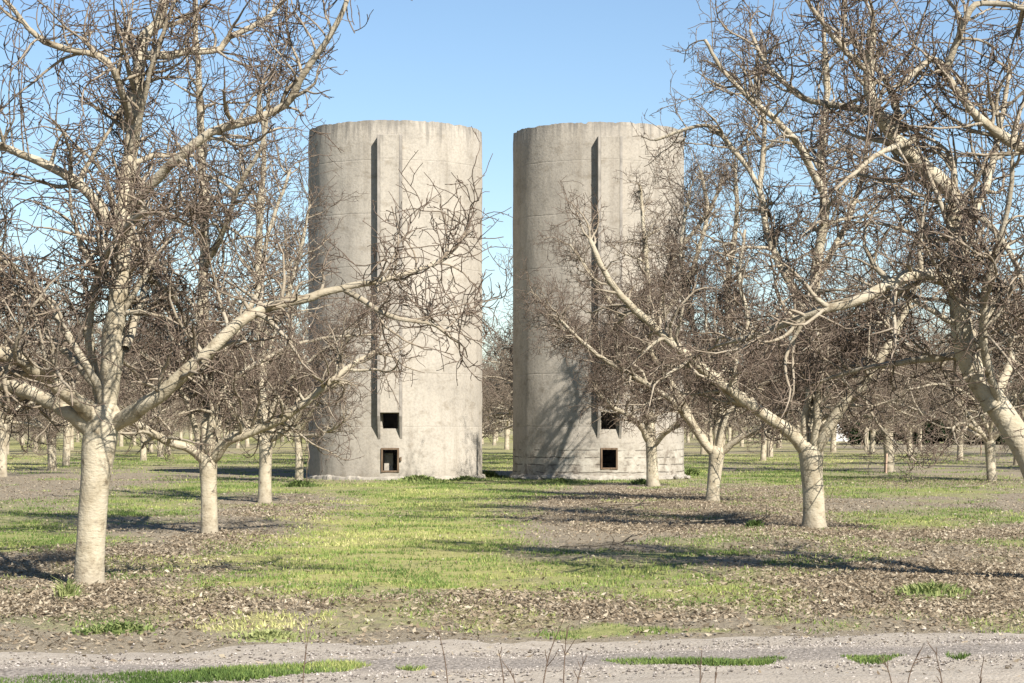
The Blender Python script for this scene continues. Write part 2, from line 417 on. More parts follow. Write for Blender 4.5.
def build_grass():
    X, Y = scatter_view(2400000, 11.5, 110, 1.45)
    xr = (RNG.random(260000) * 2 - 1) * 5.5; yr = road_edge(xr) - .6 - 1.5 * RNG.random(260000)
    X = np.concatenate([X, xr]); Y = np.concatenate([Y, yr])
    gr, yl, lt = masks(X, Y)
    v = Y - road_edge(X)
    onroad = (v < .12) & (v > -3.3)
    rg = road_green(X, Y)
    thin = np.clip((fbm(X * 3.1 + 70, Y * 3.1 + 4, 4) - .36) * 4, .04, 1) * np.clip((fbm(X * .7 + 20, Y * .45 + 14, 4) - .30) * 4.5, .06, 1) * .72
    p = np.where(onroad, rg * 3.2, np.clip(gr - .22, 0, 1) ** 1.1 * thin)
    p = np.where(v < -3.3, .12, p)
    keep = RNG.random(len(X)) < p
    X, Y, yl = X[keep], Y[keep], yl[keep]; onr = onroad[keep]
    n = len(X)
    Z = gz(X, Y)
    big = fbm(X * 2.5, Y * 2.5, 3)
    h = (.013 + .036 * RNG.random(n) ** 2.0) * (.55 + .9 * big) * np.where(onr, 1.0, 1) * np.clip(.8 + Y / 90, 1, 1.5)
    wd = (.004 + .005 * RNG.random(n)) * np.where(onr, 1.5, 1) * np.clip(np.sqrt(Y / 16), .9, 2.2)
    a = RNG.random(n) * 2 * math.pi; lean = RNG.normal(0, .65, n)
    ca, sa = np.cos(a), np.sin(a)
    B0 = np.stack([X - ca * wd, Y - sa * wd, Z - .005], -1)
    B1 = np.stack([X + ca * wd, Y + sa * wd, Z - .005], -1)
    la = RNG.random(n) * 2 * math.pi
    T = np.stack([X + np.cos(la) * lean * h, Y + np.sin(la) * lean * h, Z + h], -1)
    V = np.stack([B0, B1, T], 1).reshape(-1, 3)
    Fq = np.arange(3 * n).reshape(n, 3)
    tint = np.clip(.19 + .40 * yl + .46 * (fbm(X * .9 + 5, Y * .9 + 30, 4) - .5) * 2 + RNG.normal(0, .14, n) - .08 * onr, 0, 1)
    o = obj_np('grass', V, Fq, M['grass'], None, dict(tint=np.repeat(tint, 3)), smooth=False)
    tag(o, 'patchy yellow-green winter grass between the tree rows', 'grass', kind='stuff')
    return n

def build_litter():
    X, Y = scatter_view(1100000, 12.5, 62, 1.35)
    gr, yl, lt = masks(X, Y)
    v = Y - road_edge(X)
    p = np.clip(lt - .12, 0, 1) * np.clip(1.1 - gr * .95, .03, 1)
    p = np.where(v < .15, .012, p)
    keep = RNG.random(len(X)) < p
    X, Y, lt = X[keep], Y[keep], lt[keep]; n = len(X)
    Z = gz(X, Y) + .004 + .02 * RNG.random(n) * lt
    L = (.010 + .026 * RNG.random(n) ** 1.8); W = L * (.3 + .3 * RNG.random(n))
    a = RNG.random(n) * 2 * math.pi; tilt = RNG.normal(0, .28, n); curl = L * RNG.normal(0.1, .22, n)
    u = np.stack([np.cos(a) * np.cos(tilt), np.sin(a) * np.cos(tilt), np.sin(tilt)], -1)
    roll = RNG.normal(0, .5, n)
    w = np.stack([-np.sin(a) * np.cos(roll), np.cos(a) * np.cos(roll), np.sin(roll)], -1)
    c = np.stack([X, Y, Z + L * np.abs(np.sin(tilt)) * .6], -1)
    up = np.zeros((n, 3)); up[:, 2] = curl
    P = [c - u * L[:, None] + up, c + w * W[:, None], c + u * L[:, None] + up, c - w * W[:, None]]
    V = np.stack(P, 1).reshape(-1, 3)
    b = np.arange(n)[:, None] * 4
    Fq = np.concatenate([b + [0, 3, 1], b + [1, 3, 2]], 0)
    tint = np.clip(RNG.beta(2.2, 2.2, n), 0, 1)
    o = obj_np('leaf_litter', V, Fq, M['leaf'], None, dict(tint=np.repeat(tint, 4)), smooth=False)
    tag(o, 'brown fallen walnut leaves spread under the trees', 'leaf litter', kind='stuff')
    return n

def build_gravel():
    n = 42000
    X = (RNG.random(n) * 2 - 1) * 5.2
    v = np.where(RNG.random(n) < .9, RNG.normal(-1.35, .33, n), -RNG.random(n) * 3.5 + .3)
    Y = road_edge(X) + v
    keep = (road_green(X, Y) < .4) & (Y > 11.3); X, Y = X[keep], Y[keep]; n = len(X)
    Z = gz(X, Y) + .012
    s = .004 + .011 * RNG.random(n) ** 3
    base = np.array([(1, 0, 0), (0, 1, 0), (-1, 0, 0), (0, -1, 0), (0, 0, .8), (0, 0, -.8)])
    V = base[None] * s[:, None, None] * (.65 + .7 * RNG.random((n, 6, 1)))
    a = RNG.random(n) * 6.28; ca, sa = np.cos(a)[:, None], np.sin(a)[:, None]
    V = np.stack([V[..., 0] * ca - V[..., 1] * sa, V[..., 0] * sa + V[..., 1] * ca, V[..., 2]], -1) + np.stack([X, Y, Z], -1)[:, None]
    tri = np.array([(0, 1, 4), (1, 2, 4), (2, 3, 4), (3, 0, 4), (1, 0, 5), (2, 1, 5), (3, 2, 5), (0, 3, 5)])
    Fq = (np.arange(n)[:, None, None] * 6 + tri).reshape(-1, 3)
    o = obj_np('gravel', V.reshape(-1, 3), Fq, M['pebble'], None, dict(tint=np.repeat(RNG.random(n), 6)), smooth=False)
    tag(o, 'loose grey gravel stones on the farm track', 'gravel', kind='stuff')

ng = build_grass(); nl = build_litter(); build_gravel()
print('grass', ng, 'litter', nl)

# ------------------------------------------------------------------ silos
def build_silo(cx, cy, rad, H, chute_deg, mat, label, upper, lower, seed, wornbase):
    rng = np.random.default_rng(seed)
    root = empty('concrete_silo', (cx, cy, 0))
    tag(root, label, 'silo', 'pair of concrete silos')
    th = .20
    ca = R(chute_deg)
    wcut = lambda w: (w / 2) / rad
    ths = list(np.linspace(-math.pi, math.pi, 241)[:-1]); zs = list(np.arange(-.1, H + .01, .17)); zs[-1] = H
    cuts = []
    for (z0, z1, w) in (upper, lower):
        a0, a1 = ca - wcut(w), ca + wcut(w); cuts.append((a0, a1, z0, z1)); ths += [a0, a1]; zs += [z0, z1]
    ths = np.array(sorted(ths)); zs = np.array(sorted(zs))
    ths = ths[np.concatenate([[True], np.diff(ths) > 2e-3])]; zs = zs[np.concatenate([[True], np.diff(zs) > 5e-3])]
    for c in cuts:  # snap
        for val, arr in ((c[0], ths), (c[1], ths), (c[2], zs), (c[3], zs)):
            arr[np.argmin(np.abs(arr - val))] = val
    nt_, nz = len(ths), len(zs)
    T, Zg = np.meshgrid(ths, zs)
    ob = (fbm(T * 6 + seed, Zg * .8, 4) - .5) * .03 + (fbm(T * 20 + seed, Zg * 4, 3) - .5) * .012
    Ro = rad + ob
    if wornbase:
        Ro = Ro + .035 * (Zg < .34) * (fbm(T * 14, Zg * 3 + 4, 3) - .2)
    chip = np.zeros_like(T)
    top = (np.arange(nz) == nz - 1)[:, None]
    cn = fbm(T * 9 + seed * 3, T * 0 + 2, 4); cn2 = fbm(T * 40 + seed * 5, T * 0 + 8, 2)
    Zg = Zg - top * (.05 * np.clip(cn - .5, 0, 1) * 2 + .05 * np.clip(cn2 - .6, 0, 1) * 2)
    Ro = Ro - top * (.015 + .03 * np.clip(cn2 - .4, 0, 1))
    def P(Rr): return np.stack([Rr * np.sin(T), -Rr * np.cos(T), Zg], -1).reshape(-1, 3)
    V = np.concatenate([P(Ro), P(np.full_like(T, rad - th))]); off = nt_ * nz
    idx = np.arange(nt_ * nz).reshape(nz, nt_)
    solid = np.ones((nz - 1, nt_), bool)
    for j in range(nt_):
        t0 = ths[j]; t1 = ths[j + 1] if j + 1 < nt_ else ths[0] + 2 * math.pi
        tm = (t0 + t1) / 2
        for a0, a1, z0, z1 in cuts:
            if a0 < tm < a1:
                zm = (zs[:-1] + zs[1:]) / 2
                solid[(zm > z0) & (zm < z1), j] = False
    faces = []
    for k in range(nz - 1):
        for j in range(nt_):
            if not solid[k, j]: continue
            jn = (j + 1) % nt_
            a, b, c, d = idx[k, j], idx[k, jn], idx[k + 1, jn], idx[k + 1, j]
            faces.append((a, b, c, d)); faces.append((b + off, a + off, d + off, c + off))
            if k + 1 == nz - 1 or not solid[k + 1, j]: faces.append((d, c, c + off, d + off))
            if k == 0 or not solid[k - 1, j]: faces.append((b, a, a + off, b + off))
            if not solid[k, jn]: faces.append((c, b, b + off, c + off))
            if not solid[k, j - 1]: faces.append((a, d, d + off, a + off))
    wall = obj_np('wall', V, faces, mat, root, smooth=True)
    me = wall.data
    me.set_sharp_from_angle(angle=R(35))
    # local frame at the chute: x across, y outwards
    def L(x, out, z):
        r = rad + out
        return (r * math.sin(ca) + x * math.cos(ca), -r * math.cos(ca) + x * math.sin(ca), z)
    def slab(mb, x0, x1, o0, o1, zb0, zb1, zt0, zt1):   # zb0: bottom at o0 (inner) .. zb1 outer
        mb.hexa([L(x0, o1, zb1), L(x1, o1, zb1), L(x1, o0, zb0), L(x0, o0, zb0), L(x0, o1, zt1), L(x1, o1, zt1), L(x1, o0, zt0), L(x0, o0, zt0)])
    w = .70; dp = .26; zt = H - .45; zb = upper[1] + .02
    c = MB()
    slab(c, -w / 2 + .08, w / 2 - .08, dp - .07, dp - .004, zb, zb, zt - .005, zt - .005)
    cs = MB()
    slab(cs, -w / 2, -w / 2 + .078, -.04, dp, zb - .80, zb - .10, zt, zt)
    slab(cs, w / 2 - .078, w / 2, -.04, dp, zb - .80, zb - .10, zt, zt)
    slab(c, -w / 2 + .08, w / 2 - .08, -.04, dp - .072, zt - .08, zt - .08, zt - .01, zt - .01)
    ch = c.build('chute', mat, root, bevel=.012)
    cs.build('chute_side', M['chute_shade'], ch, bevel=.012)
    fr = MB(); z0, z1, fw = lower; ft = .055
    fo0, fo1 = -.10, .025
    slab(fr, -fw / 2 + .003, -fw / 2 + ft, fo0, fo1, z0 + .003, z0 + .003, z1 - .003, z1 - .003)
    slab(fr, fw / 2 - ft, fw / 2 - .003, fo0, fo1, z0 + .003, z0 + .003, z1 - .003, z1 - .003)
    slab(fr, -fw / 2 + ft + .002, fw / 2 - ft - .002, fo0, fo1 - .004, z1 - ft, z1 - ft, z1 - .003, z1 - .003)
    slab(fr, -fw / 2 + ft + .002, fw / 2 - ft - .002, fo0, fo1 - .004, z0 + .003, z0 + .003, z0 + ft, z0 + ft)
    fro = fr.build('door_frame', M['wood'], root, bevel=.006)
    if not wornbase:
        b = MB(); slab(b, -fw / 2 + .07, fw / 2 - .20, -.42, -.39, z0 + .03, z0 + .03, z1 - .16, z1 - .25)
        b.build('door_board', M['rock'], root)
        hg = MB(); slab(hg, fw / 2 + .02, fw / 2 + .07, -.01, .045, z0 + .33, z0 + .33, z0 + .44, z0 + .44)
        hg.build('hinge', M['wood'], root, bevel=.005)
    # low footing ring, broken
    n = 240; tt = np.linspace(0, 2 * math.pi, n, endpoint=False)
    hgt = .02 + .14 * fbm(tt * 8 + seed, tt * 0, 4) + (.03 if wornbase else 0); out = .03 + .10 * fbm(tt * 17, tt * 0 + seed, 4)
    prof = [(lambda: (rad + out + .04, np.full(n, -.1)))(), (rad + out, hgt * .7), (rad + out * .75, hgt), (np.full(n, rad - .03), hgt + .02)]
    V = np.concatenate([np.stack([np.broadcast_to(r_, n) * np.sin(tt), -np.broadcast_to(r_, n) * np.cos(tt), z_], -1) for r_, z_ in prof])
    Fq = [(k * n + j, k * n + (j + 1) % n, (k + 1) * n + (j + 1) % n, (k + 1) * n + j) for k in range(3) for j in range(n)]
    obj_np('footing', V, Fq, M['rock'], root, smooth=False)
    return root

DS = 60.6
lx = (395.5 - CX) * DS / F; rx = (598.3 - CX) * DS / F
rl = 86.7 * DS / F; rr_ = 85.3 * DS / F
HS = EYE + (HY - 119.7) * (DS - rl) / F
sl = build_silo(lx, DS, rl, HS, -0.2, M['conc_l'], 'pale concrete silo with framed low door, standing clear of tree shadow', (1.47, 1.90, .46), (.22, .92, .52), 3, False)
HS2 = EYE + (HY - 121.5) * (DS - rr_) / F
sr = build_silo(rx, DS, rr_, HS2, 4.6, M['conc_r'], 'greyer concrete silo with cracked rubbly base and tree shadows on it', (1.45, 1.92, .46), (.30, .92, .50), 8, True)

# rubble stones by the worn silo
def stone_mesh(seed):
    rng = np.random.default_rng(seed)
    import bmesh
    bm = bmesh.new(); bmesh.ops.create_icosphere(bm, subdivisions=2, radius=1)
    s = np.array([1, .7, .5]) * (.8 + .4 * rng.random(3)); off = rng.random(3) * 10
    pl = [Vector(rng.normal(size=3)).normalized() for _ in range(7)]
    for v in bm.verts:
        for p in pl:
            d = v.co.dot(p)
            if d > .62: v.co -= p * (d - .62)
        v.co = Vector((v.co.x * s[0], v.co.y * s[1], v.co.z * s[2])) + Vector(rng.normal(0, .03, 3))
    me = bpy.data.meshes.new('rubble_stone'); bm.to_mesh(me); bm.free(); me.materials.append(M['rock'])
    return me
sm = [stone_mesh(i) for i in range(4)]
RUB = [(-62, .16), (-55, .20), (-47, .14), (-40, .17), (-33, .22), (-25, .13), (-17, .18), (-8, .12), (22, .13), (44, .16), (50, .24), (58, .15)]
for k, (deg, s) in enumerate(RUB):
    o = link(bpy.data.objects.new('rubble_stone', sm[k % 4])); a = R(deg); r_ = rr_ + .28 + .08 * (k % 3)
    o.location = (rx + r_ * math.sin(a), DS - r_ * math.cos(a), s * .3); o.scale = (s, s, s); o.rotation_euler = (0, 0, k * 1.7)
    tag(o, 'lump of broken concrete rubble lying against the base of the greyer silo', 'rubble', 'rubble at the foot of the greyer silo')

# ------------------------------------------------------------------ trees
def nrm(v): return v / np.maximum(np.linalg.norm(v, axis=-1, keepdims=True), 1e-9)

def tubes(pts, rad, sides, phase=0.0):
    """pts (N,K,3), rad (N,K) -> verts, quads, radius attribute"""
    N, K, _ = pts.shape
    tan = nrm(np.gradient(pts, axis=1))
    mean = nrm(pts[:, -1] - pts[:, 0])
    ref = np.where(np.abs(mean[:, 2:3]) > .8, np.array([[1.0, 0, 0]]), np.array([[0, 0, 1.0]]))
    u = nrm(np.cross(tan, ref[:, None, :])); v = np.cross(tan, u)
    th = np.linspace(0, 2 * math.pi, sides, endpoint=False) + phase
    ring = u[:, :, None, :] * np.cos(th)[:, None] + v[:, :, None, :] * np.sin(th)[:, None]
    r = rad if rad.ndim == 3 else rad[:, :, None]
    V = pts[:, :, None, :] + ring * r[..., None]
    idx = np.arange(N * K * sides).reshape(N, K, sides)
    nx = np.roll(idx, -1, axis=2)
    Fq = np.stack([idx[:, :-1], nx[:, :-1], nx[:, 1:], idx[:, 1:]], -1).reshape(-1, 4)
    ra = np.broadcast_to(rad.mean(2)[:, :, None] if rad.ndim == 3 else rad[:, :, None], (N, K, sides)).reshape(-1)
    return V.reshape(-1, 3), Fq[:, ::-1], ra

def merge(parts):
    V, Fs, A = [], [], []; b = 0
    for v, f, a in parts:
        V.append(v); Fs.append(f + b); A.append(a); b += len(v)
    return np.concatenate(V), np.concatenate(Fs), np.concatenate(A)

def grow(rng, p0, d0, L, K, wob, up, floor=None):
    N = len(p0); pts = np.empty((N, K, 3)); pts[:, 0] = p0; d = nrm(d0); bend = rng.normal(0, wob * .7, (N, 3))
    step = (L / (K - 1))[:, None]
    for k in range(1, K):
        d = d + rng.normal(0, wob, (N, 3)) + bend
        u = up
        if floor is not None:
            low = np.clip((floor - pts[:, k - 1, 2]) * 1.2, 0, .6); d[:, 2] += low
        d[:, 2] += u
        d = nrm(d)
        pts[:, k] = pts[:, k - 1] + d * step
    return pts

def spawn(rng, pts, rad, n_each, t0, ang, t1=1.0, inplane=None):
    """pick child starts along parents: n_each (N,) ints"""
    N, K, _ = pts.shape
    par = np.repeat(np.arange(N), n_each); m = len(par)
    t = t0 + (t1 - t0) * rng.random(m)
    f = t * (K - 1); i = np.minimum(f.astype(int), K - 2); w = (f - i)[:, None]
    p = pts[par, i] * (1 - w) + pts[par, i + 1] * w
    tg = nrm(pts[par, i + 1] - pts[par, i])
    r = rad[par, i] * (1 - w[:, 0]) + rad[par, i + 1] * w[:, 0]
    q = rng.normal(size=(m, 3)); q = nrm(q - tg * (q * tg).sum(1, keepdims=True))
    a = ang[0] + (ang[1] - ang[0]) * rng.random(m)
    d = tg * np.cos(a)[:, None] + q * np.sin(a)[:, None]
    return p, d, r, t

def lin_rad(r0, r1, K, e=1.0):
    s = np.linspace(0, 1, K) ** e
    return r0[:, None] * (1 - s) + r1[:, None] * s

def crown(rng, limbs, dens=1.0, lod=0, bough_len=1.0, start=.20):
    """limbs: list of (pts (K,3), rad (K,)) -> tube parts for boughs and twigs"""
    parts = []; P1 = []; R1 = []; K1 = 11
    for lp, lr in limbs:
        seg = np.linalg.norm(np.diff(lp, axis=0), axis=1).sum()
        n = max(2, int(seg * (9.0 if lod == 0 else 5.2) * dens))
        p, d, r, t = spawn(rng, lp[None], lr[None], np.array([n]), start, (R(35), R(80)))
        # ends of the limb fork
        tipn = 3
        td = nrm(lp[-1] - lp[-3]); p = np.concatenate([p, np.repeat(lp[-1:], tipn, 0)])
        d = np.concatenate([d, td + rng.normal(0, .45, (tipn, 3))]); r = np.concatenate([r, np.full(tipn, lr[-1])]); t = np.concatenate([t, np.ones(tipn)])
        zf = np.clip(1.28 - (p[:, 2] - 2.0) * .12, .62, 1.28) if lod == 0 else np.ones(len(p))
        kp = rng.random(len(p)) < zf / 1.45
        p, d, r, t = p[kp], d[kp], r[kp], t[kp]
        L = (.45 + 1.05 * rng.random(len(p)) ** 1.2) * (1.15 - .35 * t) * bough_len * (.72 if lr[-1] < .018 and lod == 0 else 1.0)
        d[:, 2] += .12
        pts = grow(rng, p, d, L, K1, .17, .045, floor=1.35 if lod == 0 else 1.45)
        r0 = np.clip(r * (.35 + .35 * rng.random(len(p))), .008, .036)
        P1.append(pts); R1.append(lin_rad(r0, np.full(len(p), .0058), K1, .8))
    if lod == 0:                # long straight upright shoots
        tall = [q_ for q_ in limbs if q_[0][:, 2].mean() > 3.9]
        for lp, lr in tall:
            p, d, r, t = spawn(rng, lp[None], lr[None], np.array([3]), .35, (R(40), R(80)))
            d = d * .45 + np.array([0, 0, 1.0]); L = .7 + 1.0 * rng.random(len(p))
            P1.append(grow(rng, p, d, L, K1, .045, .03)); R1.append(lin_rad(np.full(len(p), .0085), np.full(len(p), .0042), K1))
    P1 = np.concatenate(P1); R1 = np.concatenate(R1); shoot = np.zeros(len(P1), bool)
    if lod == 0 and tall: shoot[-3 * len(tall):] = True
    th = 1.0 if lod == 0 else 1.5
    parts.append(tubes(P1, R1 * (1 + .1 * (th - 1)), 6 if lod == 0 else 4))
    l1 = np.linalg.norm(np.diff(P1, axis=1), axis=2).sum(1)
    n2 = np.maximum(2, (l1 * (8.2 if lod == 0 else 7.0) * dens + rng.random(len(l1))).astype(int))
    n2 = np.where(shoot, np.minimum(n2, 4), n2)
    p, d, r, t = spawn(rng, P1, R1, n2, .12, (R(35), R(85)))
    L = (.20 + .60 * rng.random(len(p)) ** 1.4) * (1.1 - .4 * t)
    K2 = 8; P2 = grow(rng, p, d, L, K2, .21, .05, floor=1.25 if lod == 0 else 1.35)
    R2 = lin_rad(np.clip(r * (.4 + .35 * rng.random(len(p))), .0052, .013), np.full(len(p), .0042), K2) * th
    parts.append(tubes(P2, R2, 4 if lod == 0 else 3))
    l2 = np.linalg.norm(np.diff(P2, axis=1), axis=2).sum(1)
    n3 = (l2 * (6.2 if lod == 0 else 7.5) * dens + rng.random(len(l2))).astype(int)
    p, d, r, t = spawn(rng, P2, R2, n3, .15, (R(35), R(90)))
    L = .08 + .32 * rng.random(len(p)) ** 1.5
    K3 = 5; P3 = grow(rng, p, d, L, K3, .20, .08)
    R3 = lin_rad(np.full(len(p), .0046), np.full(len(p), .0035), K3) * th
    parts.append(tubes(P3, R3, 3))
    if lod == 0:
        n4 = (np.linalg.norm(np.diff(P3, axis=1), axis=2).sum(1) * 3.4 * dens + rng.random(len(P3))).astype(int)
        p, d, r, t = spawn(rng, P3, R3, n4, .2, (R(40), R(90)))
        L = .03 + .08 * rng.random(len(p))
        P4 = grow(rng, p, d, L, 3, .3, .1)
        R4 = lin_rad(np.full(len(p), .0034), np.full(len(p), .0036), 3)
        parts.append(tubes(P4, R4, 3))
    return parts

def resample(P, rad, spacing=.09, rng=None, wob=.0):
    """Catmull-Rom through control points"""
    P = np.asarray(P, float); n = len(P)
    E = np.concatenate([[2 * P[0] - P[1]], P, [2 * P[-1] - P[-2]]])
    out = []
    for i in range(n - 1):
        a, b, c, d = E[i:i + 4]; m = max(2, int(np.linalg.norm(c - b) / spacing))
        t = np.linspace(0, 1, m, endpoint=False)[:, None]
        out.append(.5 * (2 * b + (c - a) * t + (2 * a - 5 * b + 4 * c - d) * t ** 2 + (3 * b - a - 3 * c + d) * t ** 3))
    out.append(P[-1:]); Q = np.concatenate(out)
    s = np.concatenate([[0], np.cumsum(np.linalg.norm(np.diff(Q, axis=0), axis=1))]); s /= s[-1]
    rr = np.interp(s, np.linspace(0, 1, len(rad)), rad)
    if rng is not None:
        k = len(Q); w = np.cumsum(rng.normal(0, wob, (k, 3)), 0); w -= np.linspace(0, 1, k)[:, None] * w[-1]
        Q = Q + w * .5
        rr = rr * (1 + .10 * (fbm(s * 22 + rng.random() * 50, s * 0, 3) - .5) * 2)
        for _ in range(max(1, k // 14)):
            c0 = rng.random(); rr = rr * (1 + .22 * np.exp(-((s - c0) / .014) ** 2))
    return Q, rr

def limb_tube(Q, rr, sides=12, seed=0):
    th = np.linspace(0, 2 * math.pi, sides, endpoint=False)
    k = len(Q); tt, ss = np.meshgrid(th, np.arange(k) * .35)
    d = 1 + .16 * (fbm(np.cos(tt) * 1.3 + seed * 3.1 + 20, np.sin(tt) * 1.3 + ss, 3) - .5) * 2
    # close the end
    Q2 = np.concatenate([Q, Q[-1:] + nrm(Q[-1:] - Q[-2:-1]) * rr[-1] * .6]); R2 = np.concatenate([rr[:, None] * d, np.full((1, sides), rr[-1] * .15)])
    return tubes(Q2[None], R2[None], sides)

def trunk_tube(Q, rr, seed=0, sides=26):
    k = len(Q); s = np.linspace(0, 1, k)
    flare = 1 + .36 * np.exp(-s * k * .09 / .12) ; rr = rr * flare
    th = np.linspace(0, 2 * math.pi, sides, endpoint=False); tt, ss = np.meshgrid(th, np.arange(k) * .16)
    d = 1 + .13 * (fbm(np.cos(tt) * 1.1 + seed * 5.3 + 30, np.sin(tt) * 1.1 + ss + 11, 4) - .5) * 2
    root = np.exp(-s * k * .09 / .10)[:, None] * .10 * np.cos(tt * 4 + seed)
    Q2 = np.concatenate([Q, Q[-1:] + [[0, 0, rr[-1] * .45]], Q[-1:] + [[0, 0, rr[-1] * .62]]])
    R2 = np.concatenate([rr[:, None] * (d + root), rr[-1] * .7 * d[-1:], rr[-1] * .1 * d[-1:]])
    return tubes(Q2[None], R2[None], sides)

def put(name, geo, parent, base):
    v, f, a = geo
    return obj_np(name, v - np.asarray(base), f, M['bark'], parent, dict(rad=a))

TREES_XY = []
def hero_tree(label, bx, by, trunk, limbs, seed, dens=1.0, extra=(), Y=None, group='pruned walnut trees with pale trunks'):
    """trunk: [(px,py,width px)], limbs: ([(px,py,dY)...], w0, w1); picture px measured on the photograph, turned into metres at the tree's own distance"""
    rng = np.random.default_rng(seed)
    Y = Y or gd(by); k = Y / F
    bx_w = (bx - CX) * k; base = np.array([bx_w, Y, gz(np.array([bx_w]), np.array([Y]))[0] - .02])
    root = empty('walnut_tree', base); tag(root, label, 'tree', group); TREES_XY.append((bx_w, Y))
    TP = [wp(x, y, Y) for x, y, w in trunk]; TP[0][2] = base[2] - .08
    Q, rr = resample(TP, [w * k / 2 * .93 for x, y, w in trunk], .09)
    put('trunk', trunk_tube(Q, rr, seed), root, base)
    LS = []
    for pts, w0, w1 in limbs:
        P = [wp(x, y, Y + dy) for x, y, dy in pts]
        q, r = resample(P, [w0 * k / 2, (w0 * .55 + w1 * .45) * k / 2, w1 * k / 2], .09, rng, .012)
        LS.append((q, r))
        put('limb', limb_tube(q, r, 14 if w0 > 8 else 10, seed + len(LS)), root, base)
    fork = Q[-1]
    for az, el, Ln, r0 in extra:
        d = np.array([[math.sin(R(az)) * math.cos(R(el)), math.cos(R(az)) * math.cos(R(el)), math.sin(R(el))]])
        q = grow(rng, fork[None] - [[0, 0, .12]], d, np.array([Ln]), 34, .07, .012, floor=1.8)[0]
        r = lin_rad(np.array([r0]), np.array([.014]), 34, .9)[0]
        LS.append((q, r)); put('limb', limb_tube(q, r, 12, seed + len(LS)), root, base)
    c = crown(rng, LS, dens * 1.0)
    put('crown', merge(c), root, base)
    return root

# --- left row
hero_tree('big pale walnut tree nearest the track, its long bough reaching across the paler silo', 90, 588,
    [(89, 590, 30), (90, 560, 29), (93, 510, 29), (97, 460, 31), (101, 428, 37), (104, 412, 36)],
    [([(105, 420, 0), (115, 345, -.1), (121, 285, -.1), (127, 215, 0), (135, 130, .1), (141, 55, .1), (147, 34, .1), (158, 22, .1), (166, -6, .1), (172, -60, .2)], 22, 8),
     ([(124, 215, 0), (150, 180, -.2), (178, 155, -.4), (207, 133, -.5), (245, 123, -.6), (283, 106, -.6), (300, 80, -.7), (322, 45, -.8), (345, 2, -.9), (352, -40, -.9)], 11, 3.6),
     ([(96, 420, 0), (72, 398, -.3), (45, 378, -.5), (15, 361, -.8), (-30, 345, -1.0), (-90, 310, -1.2), (-140, 260, -1.2)], 17, 7),
     ([(92, 432, 0), (68, 412, -.1), (40, 397, .1), (5, 384, .3), (-50, 372, .6), (-110, 350, .9)], 17, 7),
     ([(110, 228, 0), (97, 205, -.1), (72, 180, -.2), (38, 161, -.3), (0, 146, -.4), (-50, 120, -.5)], 11, 4.5),
     ([(98, 388, 0), (78, 365, .3), (54, 338, .5), (30, 313, .7), (8, 282, .9), (-15, 240, 1.1)], 9, 4),
     ([(110, 425, 0), (128, 418, -.1), (150, 404, -.3), (172, 388, -.4), (205, 358, -.5), (240, 327, -.5), (270, 311, -.4), (305, 303, -.3), (345, 290, -.2), (380, 280, -.2), (410, 271, -.1), (434, 264, 0)], 16.5, 3.4),
     ([(345, 290, -.2), (365, 300, -.3), (400, 318, -.4), (428, 322, -.4), (445, 332, -.3), (458, 342, -.2)], 6, 2.6),
     ([(432, 265, 0), (446, 258, .1), (456, 248, .2), (464, 236, .3)], 6, 2.6),
     ([(133, 125, .1), (122, 95, -.2), (108, 62, -.4), (88, 52, -.5), (44, 41, -.6), (5, 0, -.7), (-20, -30, -.7)], 8, 4),
     ([(143, 56, .1), (165, 55, .2), (192, 52, .3), (221, 50, .4), (230, 38, .4), (262, 22, .4), (290, -5, .5)], 9, 4),
     ([(125, 350, 0), (140, 300, .5), (150, 280, .8), (175, 300, 1.2), (190, 335, 1.4)], 9, 4),
     ([(130, 150, 0), (150, 75, -.3), (160, 40, -.4), (175, 0, -.5)], 6, 3),
     ], 1, 1.0,
    extra=((165, 58, 3.2, .045), (10, 40, 3.6, .06), (330, 55, 3.8, .055)))
hero_tree('pale walnut tree second in the left row, long low boughs spread both ways', 210, 533,
    [(210, 535, 18), (209, 505, 17), (208, 475, 17), (208, 455, 20)],
    [([(206, 462, 0), (190, 448, -.2), (165, 440, -.3), (140, 425, -.5), (110, 412, -.8), (75, 395, -1.0)], 10, 4),
     ([(208, 460, 0), (206, 430, 0), (213, 405, .1), (203, 350, .2), (204, 280, .2), (205, 215, .2), (200, 140, .1), (199, 77, 0), (196, 20, 0), (197, -25, 0)], 13, 4),
     ([(211, 460, 0), (228, 442, -.2), (250, 432, -.3), (280, 420, -.4), (305, 405, -.5), (325, 388, -.5), (348, 370, -.4), (375, 352, -.2)], 12, 4),
     ([(205, 400, .1), (180, 350, .5), (160, 300, .8), (150, 240, 1.0), (140, 180, 1.2)], 8, 3),
     ([(206, 380, .1), (235, 330, .6), (258, 285, 1.0), (270, 230, 1.2), (290, 170, 1.4)], 8, 3),
     ([(204, 270, .2), (225, 225, -.4), (240, 180, -.8), (262, 140, -1.0), (270, 90, -1.0)], 7, 3),
     ], 2, 1.05, extra=((180, 35, 3.6, .06), (0, 35, 3.8, .06), (60, 40, 3.6, .055), (290, 40, 3.5, .05), (120, 45, 3.6, .05)))
